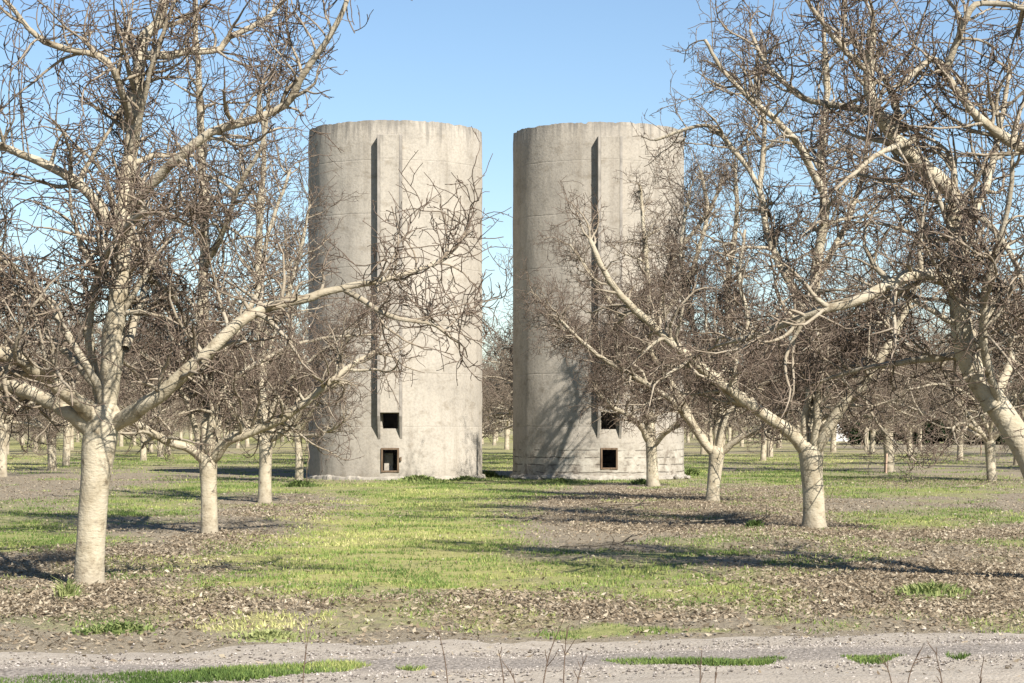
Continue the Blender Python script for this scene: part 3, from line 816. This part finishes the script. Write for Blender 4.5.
hero_tree('pale walnut tree third in the left row, straight stout trunk with a tall upright leader', 265, 502,
    [(265, 504, 15), (265, 480, 14), (266, 455, 13), (266, 440, 15)],
    [([(266, 445, 0), (263, 400, 0), (262, 330, .2), (258, 250, .2), (261, 180, .1), (262, 135, 0), (258, 90, 0)], 11, 3),
     ([(266, 442, 0), (290, 425, -.3), (310, 400, -.6), (335, 385, -.8)], 8, 3),
     ([(265, 442, 0), (240, 420, -.2), (220, 390, -.4), (205, 350, -.5)], 8, 3),
     ([(262, 340, .2), (285, 300, .6), (300, 250, .8), (310, 205, 1)], 6, 2.5),
     ], 3, 1.0, extra=((180, 40, 3.8, .06), (10, 45, 3.8, .06), (70, 35, 4.0, .055), (290, 35, 4.0, .055)))
hero_tree('slim walnut tree against the shadowed edge of the paler silo, low branch right', 299, 481,
    [(299, 482, 9), (299, 460, 8.5), (298, 438, 8), (298, 428, 9)],
    [([(298, 432, 0), (296, 400, 0), (292, 350, .2), (290, 290, .4), (285, 230, .5)], 7, 2.5),
     ([(299, 437, 0), (318, 434, -.6), (335, 428, -1.1), (345, 420, -1.4)], 4, 2),
     ([(298, 432, 0), (315, 405, -.5), (335, 370, -1.2), (350, 330, -1.8)], 6, 2),
     ([(298, 432, 0), (280, 410, -.3), (262, 380, -.5)], 6, 2)], 4, 1.0, extra=((200, 40, 3.4, .05), (270, 35, 3.8, .05), (330, 45, 3.4, .05), (150, 35, 3.2, .045)), Y=56)
# --- right row
hero_tree('thick leaning walnut trunk at the picture edge, curving up into heavy limbs over the track', 1056, 585,
    [(1060, 587, 36), (1056, 545, 33), (1047, 505, 31), (1032, 462, 29), (1012, 428, 27), (990, 396, 25)],
    [([(996, 406, 0), (972, 368, 0), (962, 330, -.1), (961, 288, -.1), (962, 240, 0), (958, 198, .1), (938, 178, .1), (913, 155, .1), (893, 130, .1), (880, 108, 0), (871, 80, 0), (872, 30, -.1)], 23, 10),
     ([(962, 290, 0), (945, 283, -.2), (918, 277, -.4), (897, 284, -.5), (868, 299, -.6), (832, 308, -.6), (800, 318, -.5), (774, 327, -.4), (735, 341, -.2)], 14, 5),
     ([(985, 385, 0), (962, 358, .3), (935, 357, .5), (900, 361, .7), (868, 366, .9), (840, 374, 1.0), (815, 385, 1.1)], 10, 3),
     ([(1038, 475, 0), (1058, 425, .2), (1075, 350, .4), (1095, 250, .6), (1100, 160, .7)], 18, 7),
     ([(967, 210, 0), (985, 222, -.4), (1005, 245, -.6), (1018, 270, -.7), (1030, 300, -.8)], 8, 4),
     ([(1090, 210, .6), (1055, 170, .2), (1020, 147, 0), (985, 123, -.2), (960, 96, -.3), (944, 72, -.3), (930, 60, -.4), (900, 85, -.5)], 13, 5),
     ([(945, 72, -.3), (958, 40, -.4), (970, 12, -.5), (982, 4, -.5), (1010, 6, -.6), (1040, 10, -.6)], 8, 5),
     ([(900, 118, .1), (888, 82, .3), (870, 60, .4), (850, 30, .5), (842, -20, .6)], 7, 3),
     ([(966, 230, 0), (985, 180, .6), (1000, 120, 1.0), (1010, 60, 1.2)], 9, 4),
     ([(915, 140, .1), (890, 150, -.4), (862, 168, -.8), (835, 190, -1.0)], 7, 3),
     ([(1004, 418, 0), (987, 360, -.3), (984, 320, -.5), (990, 270, -.8), (1006, 215, -1.0), (1012, 160, -1.1)], 10, 4),
     ([(905, 128, .1), (880, 112, .5), (850, 106, .8), (815, 100, 1.1), (788, 84, 1.3), (765, 58, 1.4), (750, 30, 1.5)], 9, 3.5),
     ([(868, 70, 0), (845, 50, -.3), (820, 20, -.5), (800, -10, -.6)], 7, 3),
     ], 5, 1.0, extra=((20, 40, 3.6, .06), (60, 42, 3.6, .055)), Y=20.2)
hero_tree('knotted pale walnut tree in leaf litter, heavy bough rising towards the greyer silo', 815, 527,
    [(815, 530, 24), (814, 500, 22), (812, 470, 22), (811, 448, 27)],
    [([(806, 452, 0), (790, 432, -.2), (765, 415, -.4), (735, 396, -.6), (705, 374, -.7), (680, 352, -.8), (655, 330, -.8), (632, 306, -.9), (617, 290, -1.0), (600, 262, -1.1), (590, 240, -1.1)], 13, 4.5),
     ([(811, 455, 0), (812, 420, .1), (812, 380, .2), (818, 330, .2), (815, 280, .1), (825, 215, 0), (822, 150, 0), (828, 90, .1), (824, 30, .1)], 15, 4),
     ([(815, 452, 0), (828, 428, -.2), (840, 410, -.3), (858, 392, -.4), (872, 370, -.5), (888, 345, -.5), (905, 310, -.5), (925, 270, -.4)], 13, 4),
     ([(818, 330, .2), (790, 280, .5), (770, 240, .8), (760, 190, 1.0), (735, 150, 1.1), (710, 125, 1.2), (680, 130, 1.3), (655, 140, 1.3)], 9, 3),
     ([(822, 190, 0), (800, 150, -.4), (775, 120, -.7), (745, 95, -.9), (722, 70, -1.0), (705, 40, -1.0)], 8, 3.2),
     ([(760, 190, 1.0), (765, 130, 1.2), (755, 80, 1.3), (762, 40, 1.3)], 6, 3),
     ([(815, 280, .1), (845, 230, .5), (862, 180, .8), (870, 120, 1.0)], 8, 3),
     ([(735, 396, -.6), (735, 350, -.5), (748, 320, -.4), (740, 280, -.3), (745, 230, -.2)], 6, 3),
     ([(858, 392, -.4), (880, 425, -.7), (905, 452, -.9), (922, 467, -1.0)], 3, 1.2),
     ([(812, 400, 0), (840, 375, .6), (875, 340, 1.0), (900, 290, 1.2)], 8, 3),
     ], 6, 1.05, extra=((175, 36, 3.4, .06), (5, 38, 3.8, .06), (250, 45, 4.2, .06), (130, 45, 3.4, .05)))
hero_tree('walnut tree forking low into a wide vase, in bare dirt right of the greyer silo', 713, 502,
    [(712, 504, 15), (714, 480, 14), (716, 460, 15), (717, 450, 18)],
    [([(715, 454, 0), (704, 442, -.1), (695, 428, -.2), (684, 405, -.3), (670, 380, -.5), (650, 350, -.8), (640, 300, -1.0)], 9, 3),
     ([(718, 452, 0), (721, 420, .1), (722, 390, .2), (728, 340, .3), (730, 280, .3), (738, 220, .2), (735, 160, .1)], 11, 3),
     ([(720, 453, 0), (740, 438, -.2), (762, 427, -.4), (785, 405, -.6), (800, 370, -.8)], 8, 3),
     ([(722, 400, .1), (700, 350, .6), (688, 300, .9), (680, 250, 1.1), (690, 190, 1.2)], 7, 2.5),
     ([(705, 440, 0), (670, 400, -.8), (630, 375, -1.4), (590, 350, -1.8), (560, 320, -2.0)], 7, 2.5),
      ], 7, 1.2, extra=((180, 38, 3.8, .06), (0, 42, 3.8, .06), (70, 35, 3.8, .05), (285, 35, 4.0, .05)))
hero_tree('slender pale walnut tree standing right in front of the greyer silo', 652, 485,
    [(653, 487, 14), (652, 460, 12), (651, 440, 12), (650, 425, 11)],
    [([(648, 440, 0), (640, 425, -.4), (626, 414, -.9), (612, 406, -1.2), (600, 395, -1.5)], 6, 3),
     ([(650, 432, 0), (648, 400, 0), (646, 360, .2), (650, 300, .2), (644, 240, .2), (640, 185, .3)], 9, 3),
     ([(654, 445, 0), (664, 434, -.2), (676, 425, -.4), (695, 405, -.6), (705, 370, -.7)], 6, 2.5),
     ([(647, 370, .1), (620, 320, -.5), (595, 280, -1.0), (570, 245, -1.4)], 6, 2),
     ([(648, 350, 0), (660, 300, .3), (668, 265, .5), (690, 235, .7), (712, 203, .9), (722, 180, 1.0)], 6, 3.5),
     ([(650, 330, 0), (672, 305, .2), (692, 275, .3), (703, 240, .4), (708, 205, .5), (700, 170, .5)], 6, 3.5),
     ([(648, 390, .1), (600, 350, -1.0), (565, 330, -1.8), (540, 300, -2.4)], 6, 2)],
    8, 1.3, extra=((180, 40, 3.8, .055), (100, 40, 3.6, .05), (255, 38, 3.8, .05), (60, 45, 3.8, .05), (220, 35, 3.6, .05)), Y=52.5)

# --- the rest of the orchard: variants copied along the rows
def variant(seed, lod):
    rng = np.random.default_rng(100 + seed)
    h = 1.25 + .35 * rng.random(); r = .13 + .03 * rng.random(); lean = rng.normal(0, .06, 2)
    Q, rr = resample([(0, 0, -.1), (lean[0] * .5, lean[1] * .5, h * .5), (lean[0], lean[1], h)], [r, r * .95, r * 1.15], .09)
    out = [('trunk', trunk_tube(Q, rr, seed, 18))]
    LS = []; n = 5 + seed % 3; a0 = rng.random() * 6.28
    for i in range(n + 1):
        az = a0 + i * 2 * math.pi / n + rng.normal(0, .25); el = R(30 + 28 * rng.random()) if i < n else R(82)
        L = 3.9 + 1.3 * rng.random() if i < n else 5.0
        d = np.array([[math.cos(az) * math.cos(el), math.sin(az) * math.cos(el), math.sin(el)]])
        q = grow(rng, Q[-1][None] - [[0, 0, .12]], d, np.array([L]), 26, .08, .03)[0]
        r_ = lin_rad(np.array([.062 + .02 * rng.random()]), np.array([.014]), 26, .9)[0]
        LS.append((q, r_)); out.append(('limb', limb_tube(q, r_, 8, seed + i)))
        # forks
        for j in (9, 15):
            d2 = nrm((q[j + 1] - q[j])[None]) + rng.normal(0, .5, (1, 3)) + [[0, 0, .25]]
            q2 = grow(rng, q[j][None], d2, np.array([L * .5]), 16, .09, .03)[0]; r2 = lin_rad(np.array([r_[j] * .75]), np.array([.012]), 16)[0]
            LS.append((q2, r2))
    forks = [tubes(q[None], r_[None], 6) for q, r_ in LS if len(q) == 16]
    out.append(('crown', merge(forks + crown(rng, LS, 1.0, lod, 1.2))))
    return [(nm, mesh_np(nm, v, f, dict(rad=a))) for nm, (v, f, a) in out]
VAR = [variant(i, 1) for i in range(6)]
for vs in VAR:
    for nm, me in vs: me.materials.append(M['bark'])
kvar = [0]
def orchard_tree(X, Y, label, group, parts=True, k=None):
    k = kvar[0] if k is None else k; kvar[0] += 1
    z = float(gz(np.array([X]), np.array([Y]))[0]) - .03
    rz = RNG.random() * 6.28; s = .93 + .18 * RNG.random()
    root = empty('walnut_tree', (X, Y, z), rz); root.scale = (s, s, s * (.95 + .12 * RNG.random()))
    tag(root, label, 'tree', group); TREES_XY.append((X, Y))
    for nm, me in VAR[k % len(VAR)]:
        link(bpy.data.objects.new(nm, me), root)
    return root
NAMED = [
    (2, 477, 'walnut tree cut by the left picture edge, thin trunk in the far grass'),
    (66, 466, 'short-trunked walnut tree in the grass seen under the big corner tree’s left boughs'),
    (151, 452, 'distant walnut tree seen between the trunks of the two nearest left trees'),
    (497, 441, 'pale little walnut trunk seen in the gap between the two silos'),
    (770, 457, 'thin walnut tree in the sunlit grass just left of the heavy knotted trunk'),
    (890, 472, 'walnut tree with a reddish stake beside its trunk, right of the heavy knotted trunk'),
    (866, 450, 'small walnut tree in the field between the white shed and the staked tree'),
    (920, 449, 'short walnut tree in front of the dark evergreens'),
    (992, 481, 'walnut tree beside a thin pale post, next to the leaning trunk at the picture edge'),
]
for px, py, lab in NAMED:
    Y = gd(py); orchard_tree((px - CX) * Y / F, Y, lab.replace('’', "'"), 'walnut trees further back in the orchard')
nfar = 0
for r in range(-8, 9):
    for j in range(0, 24):
        Y = 61 + j * 9.6 + RNG.normal(0, .5)
        X = -2.4 - 4.55 + r * 9.1 - .05 * (Y - 20) + 3.0 + RNG.normal(0, .4)
        if abs(X) > Y * .262 + 4.5 or Y > 250: continue
        if Y < 70 and abs(X) < 11: continue
        px = CX + X / Y * F; wpx = 3.6 / Y * F
        if 313 < px - wpx and px + wpx < 478: continue
        if 517 < px - wpx and px + wpx < 680: continue
        if min((X - a) ** 2 + (Y - b) ** 2 for a, b in TREES_XY) < 30: continue
        # keep the field on the right open
        if X > 8 and Y > 118 and px > 850: continue
        if 490 < px < 506 and Y < 150: continue
        side = 'left' if px < 395 else ('gap' if px < 560 else 'right')
        lab = {'left': 'bare walnut tree among the far rows behind the left-hand trees', 'gap': 'bare walnut tree in the far rows behind the gap between the silos', 'right': 'bare walnut tree among the far rows behind the right-hand trees'}[side]
        orchard_tree(X, Y, lab, {'left': 'far walnut rows on the left', 'gap': 'far walnut rows between the silos', 'right': 'far walnut rows on the right'}[side]); nfar += 1
print('far trees', nfar)

# ------------------------------------------------------------------ dark evergreens far right
def evergreen(x, y, w, h, seed, label):
    rng = np.random.default_rng(seed)
    root = empty('evergreen_shrub', (x, y, 0)); tag(root, label, 'shrub', 'dark evergreens at the far edge of the field')
    n = 5200; p = rng.normal(size=(n, 3)); p = nrm(p) * (rng.random((n, 1)) ** .4)
    lump = 1 + .35 * (fbm(p[:, 0] * 2 + seed, p[:, 2] * 2 + p[:, 1], 3) - .5) * 2
    c = np.stack([p[:, 0] * w / 2 * lump, p[:, 1] * w / 2 * lump, h / 2 + p[:, 2] * h / 2 * lump], -1); c[:, 2] = np.maximum(c[:, 2], .02)
    s = .10 + .12 * rng.random(n); u = nrm(rng.normal(size=(n, 3))); v = nrm(np.cross(u, rng.normal(size=(n, 3))))
    V = np.stack([c - u * s[:, None], c + v * s[:, None] * .6, c + u * s[:, None], c - v * s[:, None] * .6], 1).reshape(-1, 3)
    obj_np('foliage', V, np.arange(4 * n).reshape(n, 4), M['dark_leaf'], root, dict(tint=np.repeat(rng.random(n), 4)), smooth=False)
    Q, rr = resample([(0, 0, -.1), (.1, 0, h * .4), (0, .1, h * .75)], [.12, .08, .03], .2)
    v_, f_, a_ = limb_tube(Q, rr, 8, seed); obj_np('trunk', v_, f_, M['drystem'], root)
for i, px in enumerate(range(862, 1090, 15)):
    Y = 163 + (i % 3) * 1.2
    evergreen((px - CX) * Y / F, Y, 3.6, 4.2 + .6 * (i % 4), 40 + i, 'dense dark evergreen shrub at the far edge of the right-hand field')

# white shed
def shed():
    Y = 195; x = (841 - CX) * Y / F
    root = empty('white_shed', (x, Y, 0)); tag(root, 'small white shed glimpsed behind the heavy knotted walnut tree', 'shed')
    w, d, h = 1.8, 2.4, 1.6
    b = MB(); b.box(-w / 2, w / 2, 0, d, -.1, h); b.build('wall', M['white'], root)
    r = MB()
    r.hexa([(-w / 2 - .1, -.12, h + .005), (0, -.12, h + .60), (0, d + .12, h + .60), (-w / 2 - .1, d + .12, h + .005), (-w / 2 - .1, -.12, h + .06), (0, -.12, h + .67), (0, d + .12, h + .67), (-w / 2 - .1, d + .12, h + .06)])
    r.hexa([(.003, -.12, h + .60), (w / 2 + .1, -.12, h + .005), (w / 2 + .1, d + .12, h + .005), (.003, d + .12, h + .60), (.003, -.12, h + .67), (w / 2 + .1, -.12, h + .06), (w / 2 + .1, d + .12, h + .06), (.003, d + .12, h + .67)])
    r.build('roof', M['tin'], root)
    gbl = MB(); gbl.add([(-w / 2, .002, h), (w / 2, .002, h), (.02, .002, h + .58), (-.02, .002, h + .58)], [(0, 1, 2, 3)]); gbl.build('gable', M['white'], root)
    dr = MB(); dr.box(-.3, .3, -.03, -.003, .02, .95); dr.build('door', M['tin'], root)
shed()

# stake and post
def pole(name, px, py, Y, h, r, mat, label, cat, lean=0.0):
    x = (px - CX) * Y / F
    Q, rr = resample([(0, 0, -.1), (lean * .4, 0, h * .5), (lean, 0, h)], [r, r * .97, r * .9], .1)
    v, f, a = limb_tube(Q, rr, 10, 3)
    o = obj_np(name, v, f, mat); o.location = (x, Y, 0); tag(o, label, cat)
pole('wooden_stake', 886, 472, gd(473), .62, .035, M['stake'], 'short reddish wooden stake leaning by a walnut trunk', 'stake', .03)
pole('field_post', 981, 456, gd(455), 1.3, .035, M['stake'], 'thin pale post standing in the field before the dark evergreens', 'post')

# ------------------------------------------------------------------ weeds, tufts, stems, fallen branches
def tuft(name, px, py, w, h, n, label, group, mat='weed', broad=.012, tint=(.3, .25), seed=0):
    n = int(n * .6); h *= .8; rng = np.random.default_rng(500 + seed); Y = gd(py); x = (px - CX) * Y / F
    z0 = float(gz(np.array([x]), np.array([Y]))[0])
    a = rng.random(n) * 6.28; rad = np.minimum(np.abs(rng.normal(0, .55, n)), 1.5) * w * (.7 + .6 * vn(np.cos(a) * 2 + seed * 3.3 + 9, np.sin(a) * 2 + 9))
    X0 = np.cos(a) * rad; Y0 = np.sin(a) * rad * .8
    la = a + rng.normal(0, .8, n); hh = h * (.4 + .6 * rng.random(n)) * np.clip(1.1 - .6 * rad / w, .25, 1.1); ln = hh * (.2 + .7 * rng.random(n))
    ta = rng.random(n) * 6.28; bw = broad * (.6 + .8 * rng.random(n))
    dx, dy = np.cos(ta) * bw, np.sin(ta) * bw
    m = np.stack([X0 + np.cos(la) * ln * .35, Y0 + np.sin(la) * ln * .35, hh * .65], -1)
    t = np.stack([X0 + np.cos(la) * ln, Y0 + np.sin(la) * ln, hh * (.8 + .2 * rng.random(n))], -1)
    sd = np.stack([dx, dy, dx * 0], -1); b = np.stack([X0, Y0, X0 * 0 - .01], -1)
    V = np.stack([b - sd * .6, b + sd * .6, m + sd, m - sd, t + sd * .12, t - sd * .12], 1).reshape(-1, 3)
    rg = np.linspace(0, 2 * math.pi, 14, endpoint=False); ro = w * (.75 + .5 * vn(np.cos(rg) * 2 + seed * 3.3 + 9, np.sin(rg) * 2 + 9))
    ring = np.concatenate([np.stack([np.cos(rg) * ro * q_, np.sin(rg) * ro * q_, rg * 0 + z_], -1) for q_, z_ in ((.06, h * .22), (1.0, -.02))])
    ri = np.arange(14); rq = np.stack([ri, ri + 14, (ri + 1) % 14 + 14, (ri + 1) % 14], -1)
    k = np.arange(n)[:, None] * 6
    Fq = np.concatenate([k + [0, 1, 2, 3], k + [3, 2, 4, 5]], 0)
    Fq = np.concatenate([Fq, rq[:, ::-1] + len(V)]); V = np.concatenate([V, ring])
    o = obj_np(name, V, Fq, M[mat], None, dict(tint=np.concatenate([np.repeat(np.clip(rng.normal(tint[0], tint[1], n), 0, 1), 6), np.full(28, tint[0])])), smooth=False)
    o.location = (x, Y, z0); tag(o, label, 'weed', group)
W = 'weeds and tufts on the orchard floor'
tuft('grass_tuft', 68, 601, .13, .26, 240, 'tall grass tuft at the foot of the big corner walnut trunk', W, seed=1, tint=(.75, .2), broad=.006)
tuft('weed_clump', 122, 634, .30, .10, 700, 'low dark green weed mat by the track below the big corner tree', W, seed=2, broad=.012, tint=(.5, .25))
tuft('weed_clump', 100, 636, .16, .08, 260, 'smaller green weed patch at the left end of the weed mat', W, seed=3, broad=.011, tint=(.55, .25))
tuft('weed_clump', 418, 482, .75, .26, 900, 'rounded green weed bank under the paler silo, right of its door', W, seed=4, broad=.03, tint=(.55, .2))
tuft('weed_clump', 466, 481, .45, .22, 500, 'flat green weed clump at the lit foot of the paler silo', W, seed=5, broad=.03, tint=(.5, .2))
tuft('weed_clump', 489, 477, .36, .30, 460, 'bushy weed clump in the gap between the silos', W, seed=6, broad=.03, tint=(.4, .2))
tuft('weed_clump', 560, 482.5, .55, .20, 600, 'green weeds among rubble under the greyer silo', W, seed=7, broad=.03, tint=(.5, .2))
tuft('weed_clump', 690, 476, .40, .34, 500, 'green weeds at the right foot of the greyer silo', W, seed=8, broad=.03, tint=(.4, .2))
tuft('weed_clump', 300, 487, .45, .26, 560, 'dark green weeds round the slim tree by the paler silo', W, seed=9, broad=.025, tint=(.2, .2))
tuft('grass_tuft', 640, 484, .35, .22, 420, 'green tuft beside the slender tree before the greyer silo', W, seed=10, broad=.02, tint=(.35, .2))
tuft('grass_tuft', 932, 596, .42, .16, 800, 'spreading fresh green grass tuft in the litter on the right', W, seed=11, broad=.008, tint=(.65, .25))
tuft('weed_clump', 755, 526, .16, .17, 300, 'small dark weed clump alone in the dirt left of the knotted tree', W, seed=12, broad=.014, tint=(.0, .12))
tuft('grass_tuft', 270, 640, .35, .09, 560, 'yellowish grass tuft at the verge of the track', W, seed=13, broad=.009, tint=(.9, .12))

def dry_stem(px, py, hpx, lean, seed, label, nb=3):
    rng = np.random.default_rng(700 + seed); Y = gd(py); k = Y / F; x = (px - CX) * k
    h = hpx * k
    Q, rr = resample([(0, 0, -.03), (lean * .35 * h, .02, h * .5), (lean * h, .0, h)], [.0042, .0034, .0022], .04)
    parts = [tubes(Q[None], rr[None], 5)]
    p, d, r, t = spawn(rng, Q[None], rr[None], np.array([nb]), .3, (R(25), R(55)))
    if nb:
        L = h * (.12 + .25 * rng.random(nb)); P = grow(rng, p, d, L, 5, .12, .1); parts.append(tubes(P, lin_rad(np.full(nb, .003), np.full(nb, .002), 5), 4))
    v, f, a = merge(parts)
    o = obj_np('dry_weed', v, f, M['drystem']); o.location = (x, Y, float(gz(np.array([x]), np.array([Y]))[0])); tag(o, label, 'dry weed', 'dry weed stems along the near verge')
STEMS = [(302, 690, 58, .12, 'dry weed stem alone at the near verge under the grass strip’s tip', 2), (449, 700, 66, -.16, 'tall thin dry stem leaning left at the near verge', 1),
    (540, 705, 85, .30, 'tallest dry weed stem, leaning right at the near verge', 2), (563, 702, 70, .06, 'upright dry weed stem just right of the tallest one', 3),
    (505, 698, 45, -.15, 'short dry stem left of the tallest one', 2), (575, 700, 40, .3, 'short branched dry weed leaning right of the upright stem', 4),
    (700, 695, 40, .05, 'small dry weed stem opposite the middle grass strip', 2), (905, 700, 52, .35, 'dry weed stem leaning right below the short grass strip', 3),
    (945, 702, 48, -.2, 'branching dry weed stem leaning left near the right verge', 4), (895, 700, 42, -.3, 'dry weed stem leaning left below the short grass strip', 3),
    (980, 700, 42, .1, 'thin upright dry weed near the right verge', 2), (520, 700, 36, -.5, 'bent dry weed lying low at the near verge', 2), (715, 692, 22, .1, 'very small dry sprig at the near verge', 3)]
for i, (px, py, hp, ln, lab, nb) in enumerate(STEMS): dry_stem(px, py, hp, ln, i, lab.replace('’', "'"), nb)

def fallen(px, py, L, ang, seed, label):
    rng = np.random.default_rng(900 + seed); Y = gd(py); x = (px - CX) * Y / F
    z = float(gz(np.array([x]), np.array([Y]))[0]) + .03
    q = grow(rng, np.zeros((1, 3)), np.array([[math.cos(ang), math.sin(ang), .03]]), np.array([L]), 14, .12, 0)[0]; q[:, 2] = np.abs(q[:, 2]) * .3
    r = np.linspace(.018, .006, 14); parts = [tubes(q[None], r[None], 6)]
    p, d, rr, t = spawn(rng, q[None], r[None], np.array([6]), .2, (R(30), R(60))); d[:, 2] = np.abs(d[:, 2]) * .6
    parts.append(tubes(grow(rng, p, d, .15 + .3 * rng.random(6), 6, .2, -.02), lin_rad(np.full(6, .008), np.full(6, .004), 6), 4))
    v, f, a = merge(parts)
    o = obj_np('fallen_branch', v, f, M['bark'], None, dict(rad=a)); o.location = (x, Y, z); tag(o, label, 'fallen branch', 'fallen branches on the orchard floor')
for i, t in enumerate([(560, 548, 1.0, .15, 'thin fallen branch in the grass middle between the rows'), (690, 522, 1.4, .1, 'long fallen branch on the dirt left of the small dark weed clump'),
        (280, 497, .9, .0, 'fallen branch lying by the third left tree'), (600, 512, 1.2, .3, 'fallen branch in the bare strip before the greyer silo'),
        (955, 487, 1.3, .05, 'fallen branch on the litter by the tree with the pale post'), (650, 507, 1.1, 2.9, 'dark fallen branch in front of the slender silo tree')]): fallen(t[0], t[1], t[2], t[3], i, t[4])

# ------------------------------------------------------------------ camera, light, sky
cam = bpy.data.cameras.new('camera'); co = bpy.data.objects.new('camera', cam); COL.objects.link(co)
co.location = (0, 0, EYE); co.rotation_euler = (R(90), 0, 0)
cam.sensor_width = 36; cam.lens = F / 1024 * 36; cam.shift_y = (HY - 341.5) / 1024
cam.clip_end = 5000; cam.clip_start = .1
SC.camera = co
sd = bpy.data.lights.new('sun', 'SUN'); sd.energy = 5.0; sd.angle = R(.5); sd.color = (1, .945, .86)
so = bpy.data.objects.new('sun', sd); COL.objects.link(so)
D = Vector((-math.sin(SUN_AZ) * math.cos(SUN_EL), math.cos(SUN_AZ) * math.cos(SUN_EL), -math.sin(SUN_EL)))
so.rotation_euler = D.to_track_quat('-Z', 'Y').to_euler(); so.location = (20, -40, 40)
w = bpy.data.worlds.new('World'); SC.world = w; w.use_nodes = True
nt = w.node_tree; bg = nt.nodes['Background']
sk = nt.nodes.new('ShaderNodeTexSky'); sk.sky_type = 'NISHITA'; sk.sun_disc = False
sk.sun_elevation = SUN_EL; sk.sun_rotation = math.pi - SUN_AZ; sk.air_density = 1.0; sk.dust_density = .05; sk.ozone_density = 3.4
nt.links.new(sk.outputs[0], bg.inputs['Color']); bg.inputs['Strength'].default_value = .060
SC.view_settings.view_transform = 'Standard'; SC.view_settings.look = 'None'; SC.view_settings.gamma = 1.0
SC.view_settings.exposure = 1.25
SC.render.engine = 'CYCLES'; SC.cycles.max_bounces = 6
